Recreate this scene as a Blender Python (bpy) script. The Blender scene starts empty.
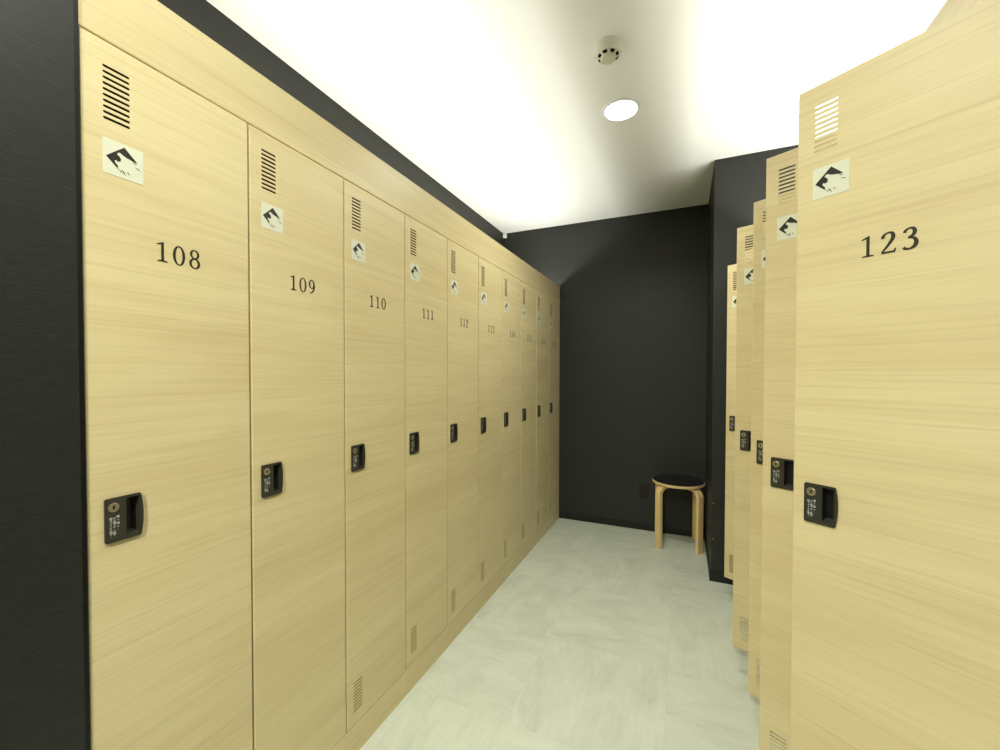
import bpy, bmesh, math, random
from mathutils import Vector, Matrix
from mathutils.geometry import tessellate_polygon

C = bpy.context.scene.collection
S = 0.925                       # metres per survey unit
W = 0.3205 * S                  # locker pitch
XL = -1.0 * S                   # front plane of left row
XR = 0.4911 * S                 # front plane of right row
Y0 = 0.3882 * S                 # start of left row
Y2 = (0.9487 - .002) * S        # start of right row
YB = 3.5991 * S                 # back wall
YP, XP = 2.8806 * S, 0.17 * S   # pillar corner
XW, XWR = -1.5449 * S, 1.036 * S
H = 2.598 * S
DT, DB, FT = 1.9108 * S, 0.1012 * S, 2.0569 * S
YR = -1.75 * S                  # rear of the room, behind the camera
G = .0026 * S
L = W - 2 * G                   # door width
T = .018

# ------------------------------------------------------------------ materials
def mat(name, color, rough=.5, spec=.5, metal=0.0):
    m = bpy.data.materials.new(name); m.use_nodes = True
    b = m.node_tree.nodes['Principled BSDF']
    b.inputs['Base Color'].default_value = (*color, 1)
    b.inputs['Roughness'].default_value = rough
    b.inputs['Specular IOR Level'].default_value = spec
    b.inputs['Metallic'].default_value = metal
    return m

def nodes(m):
    nt = m.node_tree
    return nt, nt.nodes, nt.links, nt.nodes['Principled BSDF']

def math_node(nt, op, a, b):
    n = nt.nodes.new('ShaderNodeMath'); n.operation = op
    for i, v in enumerate((a, b)):
        if isinstance(v, (int, float)): n.inputs[i].default_value = v
        else: nt.links.new(v, n.inputs[i])
    return n.outputs[0]

def ramp(nt, fac, stops):
    r = nt.nodes.new('ShaderNodeValToRGB')
    while len(r.color_ramp.elements) < len(stops): r.color_ramp.elements.new(.5)
    for e, (p, c) in zip(r.color_ramp.elements, stops): e.position = p; e.color = (*c, 1)
    nt.links.new(fac, r.inputs[0])
    return r.outputs[0]

def mix(nt, fac, a, b, mode='MIX'):
    n = nt.nodes.new('ShaderNodeMix'); n.data_type = 'RGBA'; n.blend_type = mode
    for i, v in ((0, fac), (6, a), (7, b)):
        if isinstance(v, (int, float)): n.inputs[i].default_value = v
        elif isinstance(v, tuple): n.inputs[i].default_value = (*v, 1)
        else: nt.links.new(v, n.inputs[i])
    return n.outputs[2]

def wood(name, base=(.71, .605, .35), dark=(.56, .435, .215), scale=1.0, vertical=False, vary=True):
    """oak laminate, grain running along the local x axis (or z when vertical)"""
    m = mat(name, base, .42, .35)
    nt, N, K, b = nodes(m)
    tc = N.new('ShaderNodeTexCoord'); oi = N.new('ShaderNodeObjectInfo')
    off = N.new('ShaderNodeVectorMath'); off.operation = 'ADD'
    K.new(tc.outputs['Object'], off.inputs[0])
    cb = N.new('ShaderNodeCombineXYZ')
    K.new(math_node(nt, 'MULTIPLY', oi.outputs['Random'], 7.0 if vary else 0.0), cb.inputs[0])
    K.new(math_node(nt, 'MULTIPLY', oi.outputs['Random'], .35 if vary else 0.0), cb.inputs[2])
    K.new(cb.outputs[0], off.inputs[1])
    def noise(sc, detail, dist, rough=.6):
        mp = N.new('ShaderNodeMapping'); K.new(off.outputs[0], mp.inputs[0])
        mp.inputs['Scale'].default_value = sc
        n = N.new('ShaderNodeTexNoise'); K.new(mp.outputs[0], n.inputs[0])
        n.inputs['Scale'].default_value = 1.0; n.inputs['Detail'].default_value = detail
        n.inputs['Distortion'].default_value = dist; n.inputs['Roughness'].default_value = rough
        return n.outputs['Fac']
    def sc(along, across):
        a, c = along * scale, across * scale
        return (c, c, a) if vertical else (a, a, c)
    broad = noise(sc(.9, 7), 3, .6)
    fine = noise(sc(1.6, 150), 5, .25, .7)
    pores = noise(sc(5, 520), 2, .15)
    wave = noise(sc(1.6, 26), 4, .9)
    c1 = ramp(nt, broad, [(.30, dark), (.50, tuple(.35*d+.65*q for d, q in zip(dark, base))), (.66, base)])
    c2 = mix(nt, ramp(nt, wave, [(.36, (1, 1, 1)), (.50, (0, 0, 0))]), c1, dark)
    c2 = mix(nt, .5, c1, c2)
    f = ramp(nt, fine, [(.32, (.72, .67, .57)), (.47, (.95, .94, .91)), (.56, (1, 1, 1))])
    c3 = mix(nt, .8, c2, mix(nt, 1.0, c2, f, 'MULTIPLY'))
    pz = ramp(nt, pores, [(.30, (.82, .79, .72)), (.45, (1, 1, 1))])
    c4 = mix(nt, .7, c3, mix(nt, 1.0, c3, pz, 'MULTIPLY'))
    c5 = mix(nt, .45, c4, base)
    K.new(c5, b.inputs['Base Color'])
    bp = N.new('ShaderNodeBump'); bp.inputs['Strength'].default_value = .06; bp.inputs['Distance'].default_value = .001
    K.new(fine, bp.inputs['Height']); K.new(bp.outputs[0], b.inputs['Normal'])
    return m

def wallpaper(name, color, streak):
    """dark vinyl wallcovering with faint horizontal fibres"""
    m = mat(name, color, .5, .35)
    nt, N, K, b = nodes(m)
    g = N.new('ShaderNodeNewGeometry')
    def noise(sc, detail):
        mp = N.new('ShaderNodeMapping'); K.new(g.outputs['Position'], mp.inputs[0]); mp.inputs['Scale'].default_value = sc
        n = N.new('ShaderNodeTexNoise'); K.new(mp.outputs[0], n.inputs[0]); n.inputs['Scale'].default_value = 1
        n.inputs['Detail'].default_value = detail
        return n.outputs['Fac']
    a = noise((45, 45, 900), 2); v = noise((500, 500, 90), 2)
    K.new(mix(nt, ramp(nt, a, [(.48, (0, 0, 0)), (.78, (1, 1, 1))]), color, streak), b.inputs['Base Color'])
    bp = N.new('ShaderNodeBump'); bp.inputs['Strength'].default_value = .2; bp.inputs['Distance'].default_value = .0008
    K.new(math_node(nt, 'ADD', a, math_node(nt, 'MULTIPLY', v, .5)), bp.inputs['Height'])
    K.new(bp.outputs[0], b.inputs['Normal'])
    return m

def floor_mat():
    m = mat('vinyl_tile', (.5, .53, .42), .55, .3)
    nt, N, K, b = nodes(m)
    g = N.new('ShaderNodeNewGeometry')
    TS = 0.5
    sx = N.new('ShaderNodeSeparateXYZ'); K.new(g.outputs['Position'], sx.inputs[0])
    tx = math_node(nt, 'DIVIDE', math_node(nt, 'ADD', sx.outputs[0], .545 + 10 * TS), TS)
    ty = math_node(nt, 'DIVIDE', math_node(nt, 'ADD', sx.outputs[1], .21 + 10 * TS), TS)
    ix = math_node(nt, 'FLOOR', tx, 0); iy = math_node(nt, 'FLOOR', ty, 0)
    par = math_node(nt, 'MODULO', math_node(nt, 'ADD', ix, iy), 2)
    wn = N.new('ShaderNodeTexWhiteNoise'); wn.noise_dimensions = '2D'
    cb = N.new('ShaderNodeCombineXYZ'); K.new(ix, cb.inputs[0]); K.new(iy, cb.inputs[1]); K.new(cb.outputs[0], wn.inputs['Vector'])
    offs = N.new('ShaderNodeVectorMath'); offs.operation = 'SCALE'; K.new(wn.outputs['Color'], offs.inputs[0]); offs.inputs['Scale'].default_value = 20
    ad = N.new('ShaderNodeVectorMath'); K.new(g.outputs['Position'], ad.inputs[0]); K.new(offs.outputs[0], ad.inputs[1])
    def noise(sc, detail, dist=.4, rough=.6):
        mp = N.new('ShaderNodeMapping'); K.new(ad.outputs[0], mp.inputs[0]); mp.inputs['Scale'].default_value = sc
        n = N.new('ShaderNodeTexNoise'); K.new(mp.outputs[0], n.inputs[0]); n.inputs['Scale'].default_value = 1
        n.inputs['Detail'].default_value = detail; n.inputs['Distortion'].default_value = dist; n.inputs['Roughness'].default_value = rough
        return n.outputs['Fac']
    def sel(a, c):
        n = N.new('ShaderNodeMix'); n.data_type = 'FLOAT'
        K.new(par, n.inputs[0]); K.new(a, n.inputs[2]); K.new(c, n.inputs[3]); return n.outputs[0]
    big = sel(noise((4.5, 9, 1), 6, .7, .66), noise((9, 4.5, 1), 6, .7, .66))
    fin = sel(noise((7, 60, 1), 4), noise((60, 7, 1), 4))
    c1 = ramp(nt, big, [(.28, (.455, .485, .395)), (.50, (.54, .57, .475)), (.72, (.59, .625, .53))])
    c2 = mix(nt, .10, c1, ramp(nt, fin, [(.32, (.30, .31, .25)), (.55, (.52, .54, .45)), (.75, (.70, .72, .64))]))
    tone = ramp(nt, wn.outputs['Value'], [(0, (.965, .965, .96)), (1, (1.0, 1.0, 1.0))])
    c3 = mix(nt, 1.0, c2, tone, 'MULTIPLY')
    # faint tile joints
    fx = math_node(nt, 'FRACT', tx, 0); fy = math_node(nt, 'FRACT', ty, 0)
    jx = math_node(nt, 'LESS_THAN', math_node(nt, 'MINIMUM', fx, math_node(nt, 'SUBTRACT', 1, fx)), .0012)
    jy = math_node(nt, 'LESS_THAN', math_node(nt, 'MINIMUM', fy, math_node(nt, 'SUBTRACT', 1, fy)), .0012)
    j = math_node(nt, 'MULTIPLY', math_node(nt, 'MAXIMUM', jx, jy), .30)
    K.new(mix(nt, j, c3, (.30, .31, .25)), b.inputs['Base Color'])
    return m

def ceiling_mat():
    m = mat('ceiling_white', (.80, .80, .745), .9, .1)
    nt, N, K, b = nodes(m)
    n = N.new('ShaderNodeTexNoise'); n.inputs['Scale'].default_value = 260
    bp = N.new('ShaderNodeBump'); bp.inputs['Strength'].default_value = .05; bp.inputs['Distance'].default_value = .001
    K.new(n.outputs['Fac'], bp.inputs['Height']); K.new(bp.outputs[0], b.inputs['Normal'])
    return m

def emit(name, color, strength):
    m = bpy.data.materials.new(name); m.use_nodes = True
    nt, N, K, b = nodes(m)
    b.inputs['Base Color'].default_value = (.8, .8, .8, 1)
    b.inputs['Emission Color'].default_value = (*color, 1); b.inputs['Emission Strength'].default_value = strength
    return m

M = dict(
    switch=mat('charcoal_plastic', (.015, .015, .0125), .5, .3),
    door=wood('oak_laminate'),
    panel=wood('oak_laminate_panel', vary=True),
    inner=mat('locker_lining_shaded', (.035, .032, .026), .6, .3),  # near black: shade behind vents and door gaps put into the lining colour
    birch=wood('birch_ply', (.78, .59, .285), (.64, .46, .20), 1.5, True),
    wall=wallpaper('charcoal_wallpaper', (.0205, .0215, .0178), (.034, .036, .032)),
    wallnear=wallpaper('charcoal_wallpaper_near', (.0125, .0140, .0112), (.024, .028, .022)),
    skirt=mat('black_skirting', (.010, .010, .009), .4, .4),
    floor=floor_mat(), ceil=ceiling_mat(),
    plate=mat('olive_black_plastic', (.030, .029, .020), .38, .5),
    pocket=mat('pocket_black', (.009, .009, .008), .35, .5),
    brass=mat('brass', (.36, .31, .19), .38, .5, .7),
    black=mat('matte_black', (.006, .006, .006), .5, .3),
    ink=mat('number_ink', (.024, .020, .010), .45, .4),
    white=mat('white_ink', (.72, .74, .68), .5, .3),
    sticker=mat('frosted_sticker', (.69, .69, .55), .35, .5),
    emblem=mat('emblem_ink', (.018, .014, .008), .35, .5),
    seat=mat('black_linoleum', (.007, .007, .008), .45, .35),
    plastic=mat('cream_plastic', (.80, .78, .66), .45, .4),
    slot=mat('dark_slot', (.01, .01, .01), .8, .1),
    tab=mat('white_plastic', (.85, .86, .80), .3, .5),
    metal=mat('screw_steel', (.25, .25, .24), .5, .5, .6),
    glow=emit('lamp_glow', (1, .985, .93), 14),
    trim=mat('lamp_trim', (.85, .85, .82), .4, .4),
)

# ------------------------------------------------------------------ mesh helpers
def link(name, bm, mats, parent=None, loc=(0, 0, 0), rotz=0, smooth=False):
    me = bpy.data.meshes.new(name)
    bmesh.ops.recalc_face_normals(bm, faces=bm.faces)
    bm.to_mesh(me); bm.free()
    for k in (mats if isinstance(mats, (list, tuple)) else [mats]): me.materials.append(M[k])
    if smooth:
        me.polygons.foreach_set('use_smooth', [True] * len(me.polygons))
        try: me.set_sharp_from_angle(angle=math.radians(38))
        except Exception: pass
    o = bpy.data.objects.new(name, me); C.objects.link(o)
    o.location = loc; o.rotation_euler = (0, 0, rotz)
    if parent: o.parent = parent
    return o

def box(bm, x0, x1, y0, y1, z0, z1, mi=0, bevel=0):
    vs = [bm.verts.new((x, y, z)) for x in (x0, x1) for y in (y0, y1) for z in (z0, z1)]
    fs = []
    for q in ((0, 1, 3, 2), (4, 6, 7, 5), (0, 4, 5, 1), (2, 3, 7, 6), (0, 2, 6, 4), (1, 5, 7, 3)):
        f = bm.faces.new([vs[i] for i in q]); f.material_index = mi; fs.append(f)
    if bevel:
        es = list({e for f in fs for e in f.edges})
        r = bmesh.ops.bevel(bm, geom=es, offset=bevel, segments=2, affect='EDGES', profile=.5)
        for f in r['faces']: f.material_index = mi
    return fs

def slab(bm, loops, y0, y1, mi=0):
    """outline loops (x,z), first outer, rest holes; extruded from y0 (front) to y1"""
    tri = tessellate_polygon([[Vector((a, b, 0)) for a, b in lp] for lp in loops])
    flat = [p for lp in loops for p in lp]
    F = [bm.verts.new((a, y0, b)) for a, b in flat]
    B = [bm.verts.new((a, y1, b)) for a, b in flat]
    for t in tri:
        for vs in (F, B):
            try: bm.faces.new([vs[i] for i in t]).material_index = mi
            except ValueError: pass
    k = 0
    for lp in loops:
        n = len(lp)
        for i in range(n):
            j = (i + 1) % n
            try: bm.faces.new((F[k+i], F[k+j], B[k+j], B[k+i])).material_index = mi
            except ValueError: pass
        k += n

def rrect(x0, x1, z0, z1, r, n=3):
    pts = []
    for cx, cz, a in ((x1-r, z1-r, 0), (x0+r, z1-r, 90), (x0+r, z0+r, 180), (x1-r, z0+r, 270)):
        for i in range(n + 1):
            t = math.radians(a + 90 * i / n); pts.append((cx + r*math.cos(t), cz + r*math.sin(t)))
    return pts

def circle(cx, cz, r, n=24): return [(cx + r*math.cos(2*math.pi*i/n), cz + r*math.sin(2*math.pi*i/n)) for i in range(n)]

def lathe(bm, prof, n=40, cx=0, cy=0, mi=0):
    rings = []
    for r, z in prof:
        if r < 1e-6: rings.append([bm.verts.new((cx, cy, z))])
        else: rings.append([bm.verts.new((cx + r*math.cos(2*math.pi*i/n), cy + r*math.sin(2*math.pi*i/n), z)) for i in range(n)])
    for a, b in zip(rings, rings[1:]):
        for i in range(n):
            j = (i + 1) % n
            vs = [a[i % len(a)], a[j % len(a)], b[j % len(b)], b[i % len(b)]]
            vs = list(dict.fromkeys(vs))
            if len(vs) > 2:
                try: bm.faces.new(vs).material_index = mi
                except ValueError: pass

def thing(name, label, cat, loc=(0, 0, 0), rotz=0, group=None):
    o = bpy.data.objects.new(name, None); C.objects.link(o)
    o.empty_display_size = .05
    o.location = loc; o.rotation_euler = (0, 0, rotz); o['label'] = label; o['category'] = cat
    if group: o['group'] = group
    return o

def tag(o, label, cat, group=None):
    o['label'] = label; o['category'] = cat
    if group: o['group'] = group
    return o

def struct(name, bm, m, label=None):
    o = link(name, bm, m); o['kind'] = 'structure'
    if label: o['label'] = label
    return o

# ------------------------------------------------------------------ the setting
XO = 1.6  # rear part of the room is wider than the aisle on neither side; shell ends at the side walls
bm = bmesh.new(); box(bm, XW - .1, XWR + .1, YR - .1, YB + .1, -.1, 0); struct('floor', bm, 'floor')
bm = bmesh.new(); box(bm, XW - .1, XWR + .1, YR - .1, YB + .1, H, H + .1); struct('ceiling', bm, 'ceil')
bm = bmesh.new(); box(bm, XW - .1, XW, Y0 - .06, YB + .1, 0, H); struct('wall_left', bm, 'wall')
bm = bmesh.new(); box(bm, XW, XWR, YB, YB + .1, 0, H); struct('wall_back', bm, 'wall')
bm = bmesh.new(); box(bm, XWR, XWR + .1, Y2 - .06, YB + .1, 0, H); struct('wall_right', bm, 'wall')
bm = bmesh.new(); box(bm, XP, XWR, YP, YB, 0, H); struct('wall_pillar', bm, 'wall')
# wall beside the camera, standing a little proud of the lockers
PX = XL + .007
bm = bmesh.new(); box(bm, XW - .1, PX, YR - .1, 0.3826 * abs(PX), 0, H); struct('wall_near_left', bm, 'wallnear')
bm = bmesh.new(); box(bm, XR + .004, XWR + .1, YR - .1, Y2 - .004, 0, H); struct('wall_near_right', bm, 'wall')
bm = bmesh.new(); box(bm, PX, XR + .004, YR - .1, YR, 0, H); struct('wall_rear', bm, 'wall')
SK = .058
bm = bmesh.new(); box(bm, XL - T, XP, YB - .006, YB, 0, SK, bevel=.0015); struct('baseboard_back', bm, 'skirt')
bm = bmesh.new(); box(bm, XP - .006, XP, YP - .006, YB - .006, 0, SK); box(bm, XP, XR - .002, YP - .006, YP, 0, SK); struct('baseboard_pillar', bm, 'skirt')
# dark closing strip between the wall and the first locker
bm = bmesh.new(); box(bm, XL - .012, XL + .0005, 0.3826 * abs(PX), Y0 + .0015, 0, 1.961 * S, bevel=.001)
struct('trim_1', bm, 'black')

# ------------------------------------------------------------------ locker parts (local: x right, y into the door, z up; origin on the floor)
def slots(x0, x1, z0, z1, n=10, h=.0050 * S):
    out = []
    p = (z1 - z0 - h) / (n - 1)
    for i in range(n):
        a = z0 + i * p
        out.append(rrect(x0, x1, a, a + h, h * .45, 2))
    return out

D = lambda s: s * S - L           # distance from the key side -> door local x (hinge at 0)
def door_mesh():
    bm = bmesh.new()
    z0, z1 = DB + G, DT + .0005
    c = .0022
    loops = [[(-L + c, z0 + c), (-c, z0 + c), (-c, z1 - c), (-L + c, z1 - c)]]
    loops += slots(D(.0315), D(.0735), 1.7660 * S, 1.8675 * S)
    loops += slots(D(.0285), D(.0715), .1470 * S, .2470 * S)
    loops.append(rrect(D(.0560), D(.0800), .9695 * S, 1.0430 * S, .001))
    slab(bm, loops, 0, .0016)
    # folded edges: rounded corner, then the flange running back
    rings = []
    for dx, y in ((c, 0), (c * .45, c * .12), (c * .12, c * .45), (0, c), (0, T), (.0016, T), (.0016, .0016)):
        rings.append([bm.verts.new(p) for p in ((-L + dx, y, z0 + dx), (-dx, y, z0 + dx), (-dx, y, z1 - dx), (-L + dx, y, z1 - dx))])
    for a, b in zip(rings, rings[1:]):
        for i in range(4):
            bm.faces.new((a[i], a[(i+1) % 4], b[(i+1) % 4], b[i]))
    return bm

HZ0, HZ1, HX0, HX1 = .9628, 1.0470, .0234, .0848
def handle_mesh():
    bm = bmesh.new()
    # outline with a bulging right side
    P = []
    def arc(cx, cz, r, a0, a1, n=4):
        for i in range(n + 1):
            t = math.radians(a0 + (a1 - a0) * i / n); P.append((D(cx) + r*S*math.cos(t), cz*S + r*S*math.sin(t)))
    r = .003
    arc(HX1 - .0065, HZ1 - r, r, 20, 90); arc(HX0 + r, HZ1 - r, r, 90, 180); arc(HX0 + r, HZ0 + r, r, 180, 270); arc(HX1 - .0065, HZ0 + r, r, 270, 340)
    n = 10
    zc, hh = (HZ0 + HZ1) / 2, (HZ1 - HZ0) / 2 - .0035
    for i in range(1, n):
        t = -1 + 2 * i / n
        P.append((D(HX1 - .0035 + .0035 * (1 - t * t)), (zc + t * hh) * S))
    hole = rrect(D(.0570), D(.0785), .9705 * S, 1.0420 * S, .0012)
    slab(bm, [P, hole], -.0035, 0)
    # softened rim
    edges = [e for e in bm.edges if abs(e.verts[0].co.y + .0035) < 1e-6 and abs(e.verts[1].co.y + .0035) < 1e-6
             and len(e.link_faces) == 2 and any(abs(f.normal.y) < .5 for f in e.link_faces)]
    bm.normal_update()
    edges = [e for e in bm.edges if all(abs(v.co.y + .0035) < 1e-6 for v in e.verts) and len(e.link_faces) == 2
             and abs(e.link_faces[0].normal.dot(e.link_faces[1].normal)) < .3]
    bmesh.ops.bevel(bm, geom=edges, offset=.0008, segments=2, affect='EDGES')
    # pocket
    x0, x1, z0, z1, yb = D(.0570), D(.0785), .9705 * S, 1.0420 * S, .0145
    vs = [bm.verts.new(p) for p in ((x0, 0, z0), (x1, 0, z0), (x1, 0, z1), (x0, 0, z1), (x0 + .001, yb, z0 + .004), (x1 - .004, yb, z0 + .004), (x1 - .004, yb, z1 - .001), (x0 + .001, yb, z1 - .001))]
    for q, mi in (((4, 5, 6, 7), 1), ((0, 1, 5, 4), 0), ((1, 2, 6, 5), 0), ((2, 3, 7, 6), 1), ((3, 0, 4, 7), 1)):
        bm.faces.new([vs[i] for i in q]).material_index = mi
    # printed instructions: three vertical columns of tiny characters
    rnd = random.Random(5)
    def ch(cx, cz, w, dense):
        st = [(-.5, .5, .38, .5), (-.5, .5, -.5, -.38)] if dense else []
        st += [(-.06, .06, -.5, .5), (-.5, .5, -.05, .07)]
        if dense: st += [(-.5, -.36, -.5, .5), (.36, .5, -.5, .5)]
        elif rnd.random() < .6: st += [(-.45, -.3, -.45, .1)]
        if not dense and rnd.random() < .5: st += [(.1, .5, .3, .42)]
        for a, b_, c, d in st:
            x0, x1 = D(cx) + a*w*S, D(cx) + b_*w*S
            vv = [bm.verts.new((x, -.00375, z)) for x, z in ((x0, cz*S + c*w*S), (x1, cz*S + c*w*S), (x1, cz*S + d*w*S), (x0, cz*S + d*w*S))]
            bm.faces.new(vv).material_index = 2
    cols = [(.0433, 1.0105, .9850, '1010.'), (.0378, 1.0085, .9745, '00100.01.'), (.0322, 1.0085, .9730, '10000010.')]
    for cx, za, zb, pat in cols:
        for i, p in enumerate(pat):
            z = za + (zb - za) * i / (len(pat) - 1)
            if p == '.': 
                ch(cx, z, .0016, False)
            else: ch(cx, z, .0040 if p == '1' else .0034, p == '1')
    return bm

def lock_mesh():
    bm = bmesh.new()
    cx, cz = D(.0368), 1.0292 * S
    prof = [(.0088*S, -.0034), (.0088*S, -.0046), (.0080*S, -.0050), (.0070*S, -.0050), (.0068*S, -.0044), (0, -.0044)]
    n = 28; rings = []
    for r, y in prof:
        rings.append([bm.verts.new((cx + r*math.cos(2*math.pi*i/n), y, cz + r*math.sin(2*math.pi*i/n))) for i in range(n)] if r else [bm.verts.new((cx, y, cz))])
    for a, b in zip(rings, rings[1:]):
        for i in range(n):
            j = (i+1) % n
            vs = list(dict.fromkeys([a[i], a[j], b[j % len(b)], b[i % len(b)]]))
            bm.faces.new(vs)
    # keyhole
    slab(bm, [[(cx - .0013, cz - .0034), (cx + .0010, cz - .0034), (cx + .0016, cz), (cx + .0010, cz + .0034), (cx - .0010, cz + .0034), (cx - .0016, cz + .0008)]], -.0048, -.0044, 1)
    return bm

ST_X0, ST_X1, ST_Z0, ST_Z1 = .0300, .0945, 1.6655, 1.7315
def sticker_mesh():
    bm = bmesh.new()
    slab(bm, [rrect(D(ST_X0), D(ST_X1), ST_Z0 * S, ST_Z1 * S, .001)], -.0005, 0)
    def P(u, v): return (D(ST_X0 + u * (ST_X1 - ST_X0)), (ST_Z1 - v * (ST_Z1 - ST_Z0)) * S)
    em = [(.07, .51), (.515, .085), (.84, .41), (.75, .415), (.67, .385), (.57, .365), (.474, .328), (.41, .285), (.362, .302), (.333, .36),
          (.395, .405), (.43, .465), (.415, .54), (.35, .57), (.308, .535), (.27, .58), (.305, .64), (.355, .69), (.345, .745), (.41, .83)]
    slab(bm, [[P(*p) for p in em]], -.0008, -.0005, 1)
    for a, b, w in (((.44, .75), (.545, .90), .034), ((.57, .765), (.645, .855), .026), ((.765, .545), (.93, .61), .026), ((.72, .44), (.84, .465), .02), ((.40, .78), (.455, .88), .024)):
        dx, dy = b[0]-a[0], b[1]-a[1]; l = math.hypot(dx, dy); nx, ny = -dy/l*w/2, dx/l*w/2
        slab(bm, [[P(*a), P((a[0]+b[0])/2+nx, (a[1]+b[1])/2+ny), P(*b), P((a[0]+b[0])/2-nx, (a[1]+b[1])/2-ny)]], -.0008, -.0005, 1)
    return bm

# serif numerals: strokes (x, y, pen width) in a box one unit high
def catmull(pts, k=6):
    out = []
    n = len(pts)
    for i in range(n - 1):
        p0, p1, p2, p3 = pts[max(i-1, 0)], pts[i], pts[i+1], pts[min(i+2, n-1)]
        for s in range(k):
            t = s / k
            out.append(tuple(.5*(2*b + (c-a)*t + (2*a-5*b+4*c-d)*t*t + (3*b-a-3*c+d)*t**3) for a, b, c, d in zip(p0, p1, p2, p3)))
    out.append(pts[-1])
    return out

def ring(cx, cy, rx, ry, hx, hy, n=28):
    return ('ring', [(cx + rx*math.cos(2*math.pi*i/n), cy + ry*math.sin(2*math.pi*i/n)) for i in range(n)],
            [(cx + hx*math.cos(2*math.pi*i/n), cy + hy*math.sin(2*math.pi*i/n)) for i in range(n)])

GL = {
 '0': [ring(.30, .50, .295, .52, .165, .455)],
 '1': [('poly', [(.24, .06), (.365, .06), (.365, 1.01), (.31, 1.01), (.05, .89), (.05, .84), (.24, .885)]), ('poly', [(.07, 0), (.53, 0), (.53, .05), (.355, .085), (.255, .085), (.07, .05)])],
 '2': [('stroke', [(.10, .73, .11), (.09, .82, .10), (.16, .92, .075), (.30, .975, .065), (.42, .93, .10), (.46, .79, .125), (.42, .62, .12), (.28, .38, .085), (.06, .07, .06)]),
       ('poly', [(.03, 0), (.54, 0), (.575, .20), (.52, .20), (.49, .10), (.05, .085)])],
 '3': [('stroke', [(.08, .80, .10), (.12, .90, .08), (.25, .975, .06), (.38, .94, .10), (.43, .80, .12), (.37, .64, .10), (.20, .545, .05)]),
       ('stroke', [(.20, .545, .05), (.40, .50, .09), (.485, .32, .13), (.43, .12, .12), (.27, .03, .07), (.13, .05, .085), (.05, .13, .10)])],
 '4': [('poly', [(.34, 0), (.44, 0), (.44, 1.0), (.37, 1.0), (.02, .31), (.02, .24), (.56, .24), (.56, .31), (.10, .31), (.34, .80)]), ('poly', [(.24, 0), (.54, 0), (.54, .045), (.24, .045)])],
 '5': [('poly', [(.12, 1.0), (.50, 1.0), (.50, .90), (.17, .90), (.15, .56), (.10, .50)]), ('stroke', [(.12, .54, .07), (.28, .60, .06), (.43, .50, .11), (.48, .32, .13), (.40, .10, .11), (.24, .03, .07), (.06, .09, .10)])],
 '6': [ring(.31, .31, .26, .325, .140, .260), ('stroke', [(.50, .96, .045), (.34, .92, .06), (.18, .76, .09), (.10, .50, .11), (.105, .32, .11)])],
 '7': [('poly', [(.05, 1.0), (.56, 1.0), (.56, .93), (.25, 0), (.14, 0), (.45, .89), (.10, .89), (.08, .78), (.03, .78)])],
 '8': [ring(.30, .765, .24, .255, .125, .19), ring(.30, .27, .28, .29, .15, .22)],
 '9': [ring(.29, .69, .26, .325, .140, .260), ('stroke', [(.10, .04, .045), (.26, .08, .06), (.42, .24, .09), (.50, .50, .11), (.495, .68, .11)])],
}
def number_mesh(txt):
    bm = bmesh.new()
    hgt = .0405 * S; adv = .775 * hgt
    tot = adv * 2 + .58 * hgt
    x = D(.1580) - tot / 2 - .02 * hgt; zb = 1.5203 * S
    for c in txt:
        for g in GL[c]:
            f = lambda p: (x + p[0] * hgt, zb + p[1] * hgt)
            if g[0] == 'poly': slab(bm, [[f(p) for p in g[1]]], -.0005, 0)
            elif g[0] == 'ring': slab(bm, [[f(p) for p in g[1]], [f(p) for p in g[2]]], -.0005, 0)
            else:
                pts = catmull(g[1]); n = len(pts); A, B = [], []
                for i, (px, py, w) in enumerate(pts):
                    a, b = pts[max(i-1, 0)], pts[min(i+1, n-1)]
                    w = w * 1.15 + .01; dx, dy = b[0]-a[0], b[1]-a[1]; l = math.hypot(dx, dy) or 1
                    nx, ny = -dy/l*w/2, dx/l*w/2
                    A.append((px+nx, py+ny)); B.append((px-nx, py-ny))
                for i in range(n-1):
                    slab(bm, [[f(A[i]), f(A[i+1]), f(B[i+1]), f(B[i])]], -.0005, 0)
        x += adv
    return bm

DEP = .50 * S
def carcass_mesh():
    bm = bmesh.new()
    t = .012; y0, y1 = T + .002, T + .002 + DEP
    box(bm, 0.0005, t, y0, y1, DB, DT)
    box(bm, W - t, W - .0005, y0, y1, DB, DT)
    box(bm, t, W - t, y0, y1, DB, DB + t)
    box(bm, t, W - t, y0, y1, DT - t, DT)
    box(bm, t, W - t, y1 - .008, y1, DB + t, DT - t)
    box(bm, t, W - t, y0 + .04, y1 - .008, 1.70 * S, 1.70 * S + .015)
    return bm

def me_of(bm, name, mats):
    o = link(name, bm, mats); me = o.data; bpy.data.objects.remove(o); return me
ME = dict(carcass=me_of(carcass_mesh(), 'carcass', ['inner']), door=me_of(door_mesh(), 'door', ['door']),
          handle=me_of(handle_mesh(), 'recessed_handle', ['plate', 'pocket', 'white']), lock=me_of(lock_mesh(), 'key_lock', ['brass', 'black']),
          sticker=me_of(sticker_mesh(), 'sticker', ['sticker', 'emblem']))
def child(name, me, parent, loc=(0, 0, 0), rotz=0):
    o = bpy.data.objects.new(name, me); C.objects.link(o); o.parent = parent; o.location = loc; o.rotation_euler = (0, 0, rotz); return o

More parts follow.
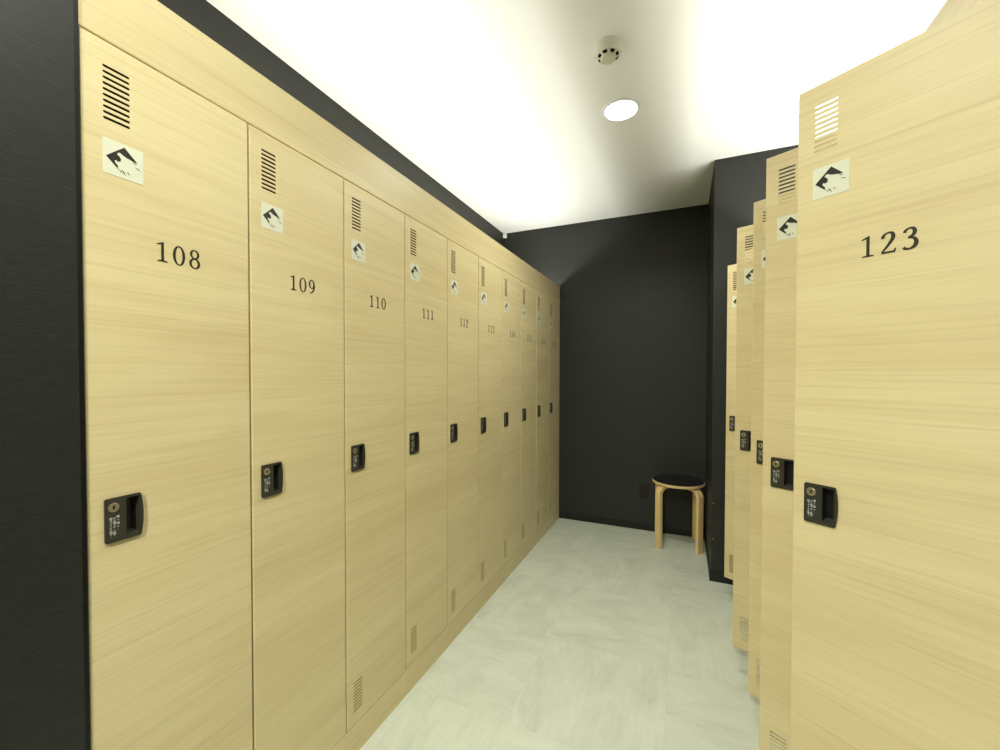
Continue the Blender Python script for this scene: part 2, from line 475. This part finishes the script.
def locker(num, loc, rotz, angle, label, group):
    t = thing('locker', label, 'locker', loc, rotz, group)
    child('carcass', ME['carcass'], t)
    d = child('door', ME['door'], t, (W - G, 0, 0), angle)
    child('recessed_handle', ME['handle'], d)
    k = child('key_lock', ME['lock'], d); k['label'] = 'round brass key lock'
    s = child('emblem_sticker', ME['sticker'], d); s['label'] = 'pale square sticker with a black diamond and white hand emblem'
    n = link('number', number_mesh(num), 'ink', d); n['label'] = 'black serif number ' + num
    return t

extra = {108: 'nearest and widest seen of the left row', 109: 'second from the front of the left row', 115: 'third from the black back wall', 116: 'second from the black back wall', 117: 'last of the left row, touching the black back wall'}
for k in range(10):
    num = 108 + k
    e = extra.get(num, 'in the left row between 1%02d and 1%02d' % (k + 7, k + 9))
    locker(str(num), (XL, Y0 + k * W, 0), math.pi / 2, 0, 'closed pale oak locker numbered %d, %s' % (num, e), 'closed lockers of the left row')
ang = {123: .9619, 122: 1.0526, 121: .9683, 120: 1.1134, 119: .80, 118: .966}
lab = {123: 'open oak locker door numbered 123, nearest and largest at the right edge',
       122: 'oak locker with open door, directly behind the door numbered 123',
       121: 'oak locker with half-hidden open door, third from the front on the right',
       120: 'oak locker with open door, fourth from the front on the right',
       119: 'oak locker hidden behind the fourth open door on the right',
       118: 'farthest open oak locker on the right, beside the black pillar'}
for k, num in enumerate((123, 122, 121, 120, 119, 118)):
    # local x runs toward -Y here, so the unit's origin is its far side and the hinge is at the near side
    locker(str(num), (XR, Y2 + (k + 1) * W, 0), -math.pi / 2, ang[num], lab[num], 'lockers of the right row')

# continuous boards above and below the rows
LE = Y0 + 10 * W
def board(name, x0, x1, y0, y1, z0, z1, label, cat, bev=.0012):
    cx, cy = (x0 + x1) / 2, (y0 + y1) / 2
    bm = bmesh.new(); box(bm, -(y1-y0)/2, (y1-y0)/2, -(x1-x0)/2, (x1-x0)/2, z0, z1, bevel=bev)
    o = link(name, bm, 'panel', None, (cx, cy, 0), math.pi / 2)
    return tag(o, label, cat)
FB = DT + .0035
board('fascia_panel', XL - T, XL, 0.3826 * abs(PX) + .001, min(LE, YB - .001), FB, FT, 'long oak panel above the left row of lockers', 'panel')
board('fascia_panel', XR, XR + T, Y2, YP - .008, FB, FT, 'oak panel above the open lockers on the right', 'panel')
PJ = Y0 + 3 * W
board('plinth_board', XL - T, XL, Y0 + .001, PJ - .0006, 0, DB, 'short oak plinth board at the near end of the left row', 'plinth')
board('plinth_board', XL - T, XL, PJ + .0006, min(LE, YB - .008), 0, DB, 'long oak plinth board running to the back wall under the left row', 'plinth')
board('plinth_board', XR, XR + T, Y2, YP - .008, 0, DB, 'oak plinth board behind the open doors along the right side', 'plinth')

# ------------------------------------------------------------------ stool
SC = Vector((-.0240 * S, 3.412 * S, 0)); SR = .1835 * S; SH = .485 * S
st = thing('stool', 'round stool with black seat and bent birch legs in the far corner', 'stool', SC, math.radians(3))
bm = bmesh.new()
lathe(bm, [(0, SH - .021), (SR - .004, SH - .021), (SR, SH - .018), (SR, SH - .0035), (SR - .001, SH - .0028), (0, SH - .0028)], 56)
o = link('seat', bm, 'birch', st, smooth=True)
bm = bmesh.new(); lathe(bm, [(0, SH - .0027), (SR - .003, SH - .0027), (SR - .003, SH - .0008), (SR - .004, SH), (0, SH)], 56)
o = link('seat_cover', bm, 'seat', st, smooth=True); o['label'] = 'black round seat covering'
def leg_mesh():
    bm = bmesh.new()
    ro, th, wd = .205 * S, .023, .043      # outer radius of foot, thickness, width
    top = SH - .0212; R = .060
    prof_o = [(ro, 0)] + [(ro - R + R*math.cos(a), top - R + R*math.sin(a)) for a in [math.radians(9*i) for i in range(11)]] + [(.055, top)]
    r2 = R - th
    prof_i = [(ro - th, 0)] + [(ro - R + r2*math.cos(a), top - R + r2*math.sin(a)) for a in [math.radians(9*i) for i in range(11)]] + [(.055, top - th * .55)]
    for s0, s1 in ((-1, 1),):
        vo = [[bm.verts.new((x, s*wd/2, z)) for x, z in prof_o] for s in (-1, 1)]
        vi = [[bm.verts.new((x, s*wd/2, z)) for x, z in prof_i] for s in (-1, 1)]
    n = len(prof_o)
    for i in range(n - 1):
        bm.faces.new((vo[0][i], vo[0][i+1], vo[1][i+1], vo[1][i])); bm.faces.new((vi[0][i], vi[1][i], vi[1][i+1], vi[0][i+1]))
        for k in (0, 1): bm.faces.new((vo[k][i], vi[k][i], vi[k][i+1], vo[k][i+1]))
    for i in (0, n - 1): bm.faces.new((vo[0][i], vo[1][i], vi[1][i], vi[0][i]))
    bmesh.ops.bevel(bm, geom=[e for e in bm.edges if len(e.link_faces) == 2 and e.link_faces[0].normal.angle(e.link_faces[1].normal, 0) > 1], offset=.0015, segments=2, affect='EDGES')
    return bm
lm = leg_mesh(); lm.normal_update()
leg = link('leg', lm, 'birch', st, rotz=math.radians(45), smooth=True)
for a in (135, 225, 315): child('leg', leg.data, st, rotz=math.radians(a))

# ------------------------------------------------------------------ ceiling fittings
def downlight(x, y, label):
    t = thing('downlight', label, 'ceiling light', (x, y, H))
    r = .072
    bm = bmesh.new(); lathe(bm, [(r, -.0005), (r, -.006), (r + .010, -.005), (r + .011, 0), (r, -.0005)], 48); link('trim_ring', bm, 'trim', t, smooth=True)
    bm = bmesh.new(); lathe(bm, [(0, -.0045), (r, -.0045), (r, -.001), (0, -.001)], 48); link('diffuser', bm, 'glow', t)
    return t
downlight(-.2914 * S, 2.150 * S, 'round glowing white downlight in the ceiling')

dt = thing('smoke_detector', 'cream round smoke detector hanging from the ceiling', 'smoke detector', (-.283 * S, 1.716 * S, H), math.radians(12))
bm = bmesh.new(); lathe(bm, [(0, 0), (.047, 0), (.047, -.018), (.0455, -.020), (0, -.020)], 44)
link('mount_base', bm, 'plastic', dt, smooth=True)
bm = bmesh.new(); lathe(bm, [(0, -.0205), (.0445, -.0205), (.0445, -.033), (.041, -.037), (.029, -.0445), (0, -.0445)], 44)
link('detector_body', bm, 'plastic', dt, smooth=True)
bm = bmesh.new()
lathe(bm, [(0, -.045), (.0235, -.045), (.0245, -.048), (.0245, -.0525), (.0235, -.054), (0, -.054)], 44); link('sensor_cap', bm, 'plastic', dt, smooth=True)
bm = bmesh.new()
for i in range(8):
    a0, a1 = math.radians(45*i + 9), math.radians(45*i + 36)
    P = [(r*math.cos(a0 + (a1-a0)*k/4), r*math.sin(a0 + (a1-a0)*k/4)) for r, rng in ((.0300, range(5)), (.0385, range(4, -1, -1))) for k in rng]
    lo = []
    for x, y in P:
        rr = math.hypot(x, y); z = -.0448 if rr < .035 else -.0394
        lo.append((x, y, z))
    v = [bm.verts.new(p) for p in lo]; w = [bm.verts.new((x, y, z + .004)) for x, y, z in lo]
    bm.faces.new(v); bm.faces.new(w[::-1])
    for k in range(len(v)):
        j = (k+1) % len(v); bm.faces.new((v[k], v[j], w[j], w[k]))
o = link('smoke_inlet', bm, 'slot', dt); o['label'] = 'ring of dark air inlets'
for a in (175, -12):
    c, s = math.cos(math.radians(a)), math.sin(math.radians(a))
    bm = bmesh.new(); box(bm, .0435, .0525, -.005, .005, -.040, -.034, bevel=.001)
    o = link('side_tab', bm, 'tab', dt, rotz=math.radians(a)); o['label'] = 'small white tab'

# small white sensor in the ceiling corner
cs = thing('corner_sensor', 'tiny white box high in the corner above the left lockers', 'sensor', (XW + .0165, YB - .012, 2.573 * S))
bm = bmesh.new(); box(bm, -.0155, .0155, -.011, .0115, -.019, .019, bevel=.003); link('housing', bm, 'tab', cs, smooth=True)
bm = bmesh.new(); box(bm, -.0035, .0035, -.0125, -.0105, -.010, .009); link('sensor_window', bm, 'plastic', cs)

# blank black wall plate behind the stool
wp = thing('wall_plate', 'black wall socket plate left of the stool, low on the back wall', 'wall plate', (-.283 * S, YB - .0002, .325 * S))
bm = bmesh.new(); box(bm, -.035, .035, -.006, 0, -.058, .058, bevel=.002); link('plate', bm, 'switch', wp)
bm = bmesh.new(); box(bm, -.022, .022, -.0075, -.006, -.040, .040, bevel=.0006); link('socket_insert', bm, 'switch', wp)

# two small screws on the pillar edge
for z, w_ in ((.486, 'upper'), (.264, 'lower')):
    bm = bmesh.new()
    lathe(bm, [(0, 0), (.0042, 0), (.0036, .0018), (.0015, .0026), (0, .0026)], 16)
    bmesh.ops.rotate(bm, verts=bm.verts, matrix=Matrix.Rotation(math.radians(90), 3, 'X'))
    o = link('screw', bm, 'metal', None, (.182 * S, YP, z * S)); tag(o, 'tiny steel screw head on the pillar, %s of the two' % w_, 'screw', 'screws on the pillar')

# ------------------------------------------------------------------ lights
def area(name, loc, rot, sx, sy, power, color, shape='RECTANGLE', spread=180):
    l = bpy.data.lights.new(name, 'AREA'); l.shape = shape; l.size = sx
    if shape == 'RECTANGLE': l.size_y = sy
    l.energy = power; l.color = color; l.spread = math.radians(spread)
    o = bpy.data.objects.new(name, l); C.objects.link(o); o.location = loc; o.rotation_euler = rot
    return o
WARM = (.98, 1.0, .875)
COVE = (1.0, 1.0, .94)
TILT = math.radians(10)
ZL = 1.932 * S
# cove strips lying on top of the locker rows, behind the fascia panels
ylen = (YB - .04) - (Y0 - .02)
yl = (YB - .04 + Y0 - .02) / 2; ylr = (YP - .03) - Y2; yr = (YP - .03 + Y2) / 2
# each row carries a round tube: one face turned to the aisle, one to the wall
area('cove_left', (-1.178 * S, yl, ZL), (0, math.pi + math.radians(42), 0), .055, ylen, 19, COVE)
area('cove_left_back', (-1.190 * S, yl, ZL), (0, math.pi - math.radians(35), 0), .055, ylen, 10, COVE)
area('cove_right', (.655 * S, yr, ZL), (0, math.pi - math.radians(42), 0), .055, ylr, 16, COVE)
area('cove_right_back', (.668 * S, yr, ZL), (0, math.pi + math.radians(35), 0), .055, ylr, 10, COVE)
area('downlight_beam', (-.2914 * S, 2.150 * S, H - .012), (0, 0, 0), .13, .13, 10.5, WARM, 'DISK', 150)
area('downlight_beam', (-.2914 * S, .35 * S, H - .012), (0, 0, 0), .13, .13, 12, WARM, 'DISK', 165)
area('downlight_beam', (-.2914 * S, -1.0 * S, H - .012), (0, 0, 0), .13, .13, 66, WARM, 'DISK', 165)

w = bpy.data.worlds.new('room'); bpy.context.scene.world = w; w.use_nodes = True
w.node_tree.nodes['Background'].inputs[0].default_value = (1, 1, .95, 1); w.node_tree.nodes['Background'].inputs[1].default_value = 0.0

# ------------------------------------------------------------------ camera
f, yaw, pitch, roll, h = 415.6546, 0.41387705, 0.01782835, 0.00144788, 1.286474879
F = Vector((-math.sin(yaw)*math.cos(pitch), math.cos(yaw)*math.cos(pitch), -math.sin(pitch)))
R = Vector((math.cos(yaw), math.sin(yaw), 0)); U = R.cross(F)
R2 = math.cos(roll)*R + math.sin(roll)*U; U2 = -math.sin(roll)*R + math.cos(roll)*U
cam = bpy.data.cameras.new('camera'); cam.sensor_fit = 'HORIZONTAL'; cam.sensor_width = 36; cam.lens = 36 * f / 1000
cam.shift_y = 6.241 / 1000; cam.clip_start = .02
co = bpy.data.objects.new('camera', cam); C.objects.link(co)
mw = Matrix((R2, U2, -F)).transposed().to_4x4(); mw.translation = Vector((0, 0, h * S)); co.matrix_world = mw
sc = bpy.context.scene; sc.camera = co
sc.view_settings.view_transform = 'Standard'; sc.view_settings.look = 'None'; sc.view_settings.gamma = 1
sc.view_settings.use_curve_mapping = False; sc.view_settings.exposure = 0.0
sc.cycles.max_bounces = 10; sc.cycles.diffuse_bounces = 8
sc.cycles.use_denoising = True
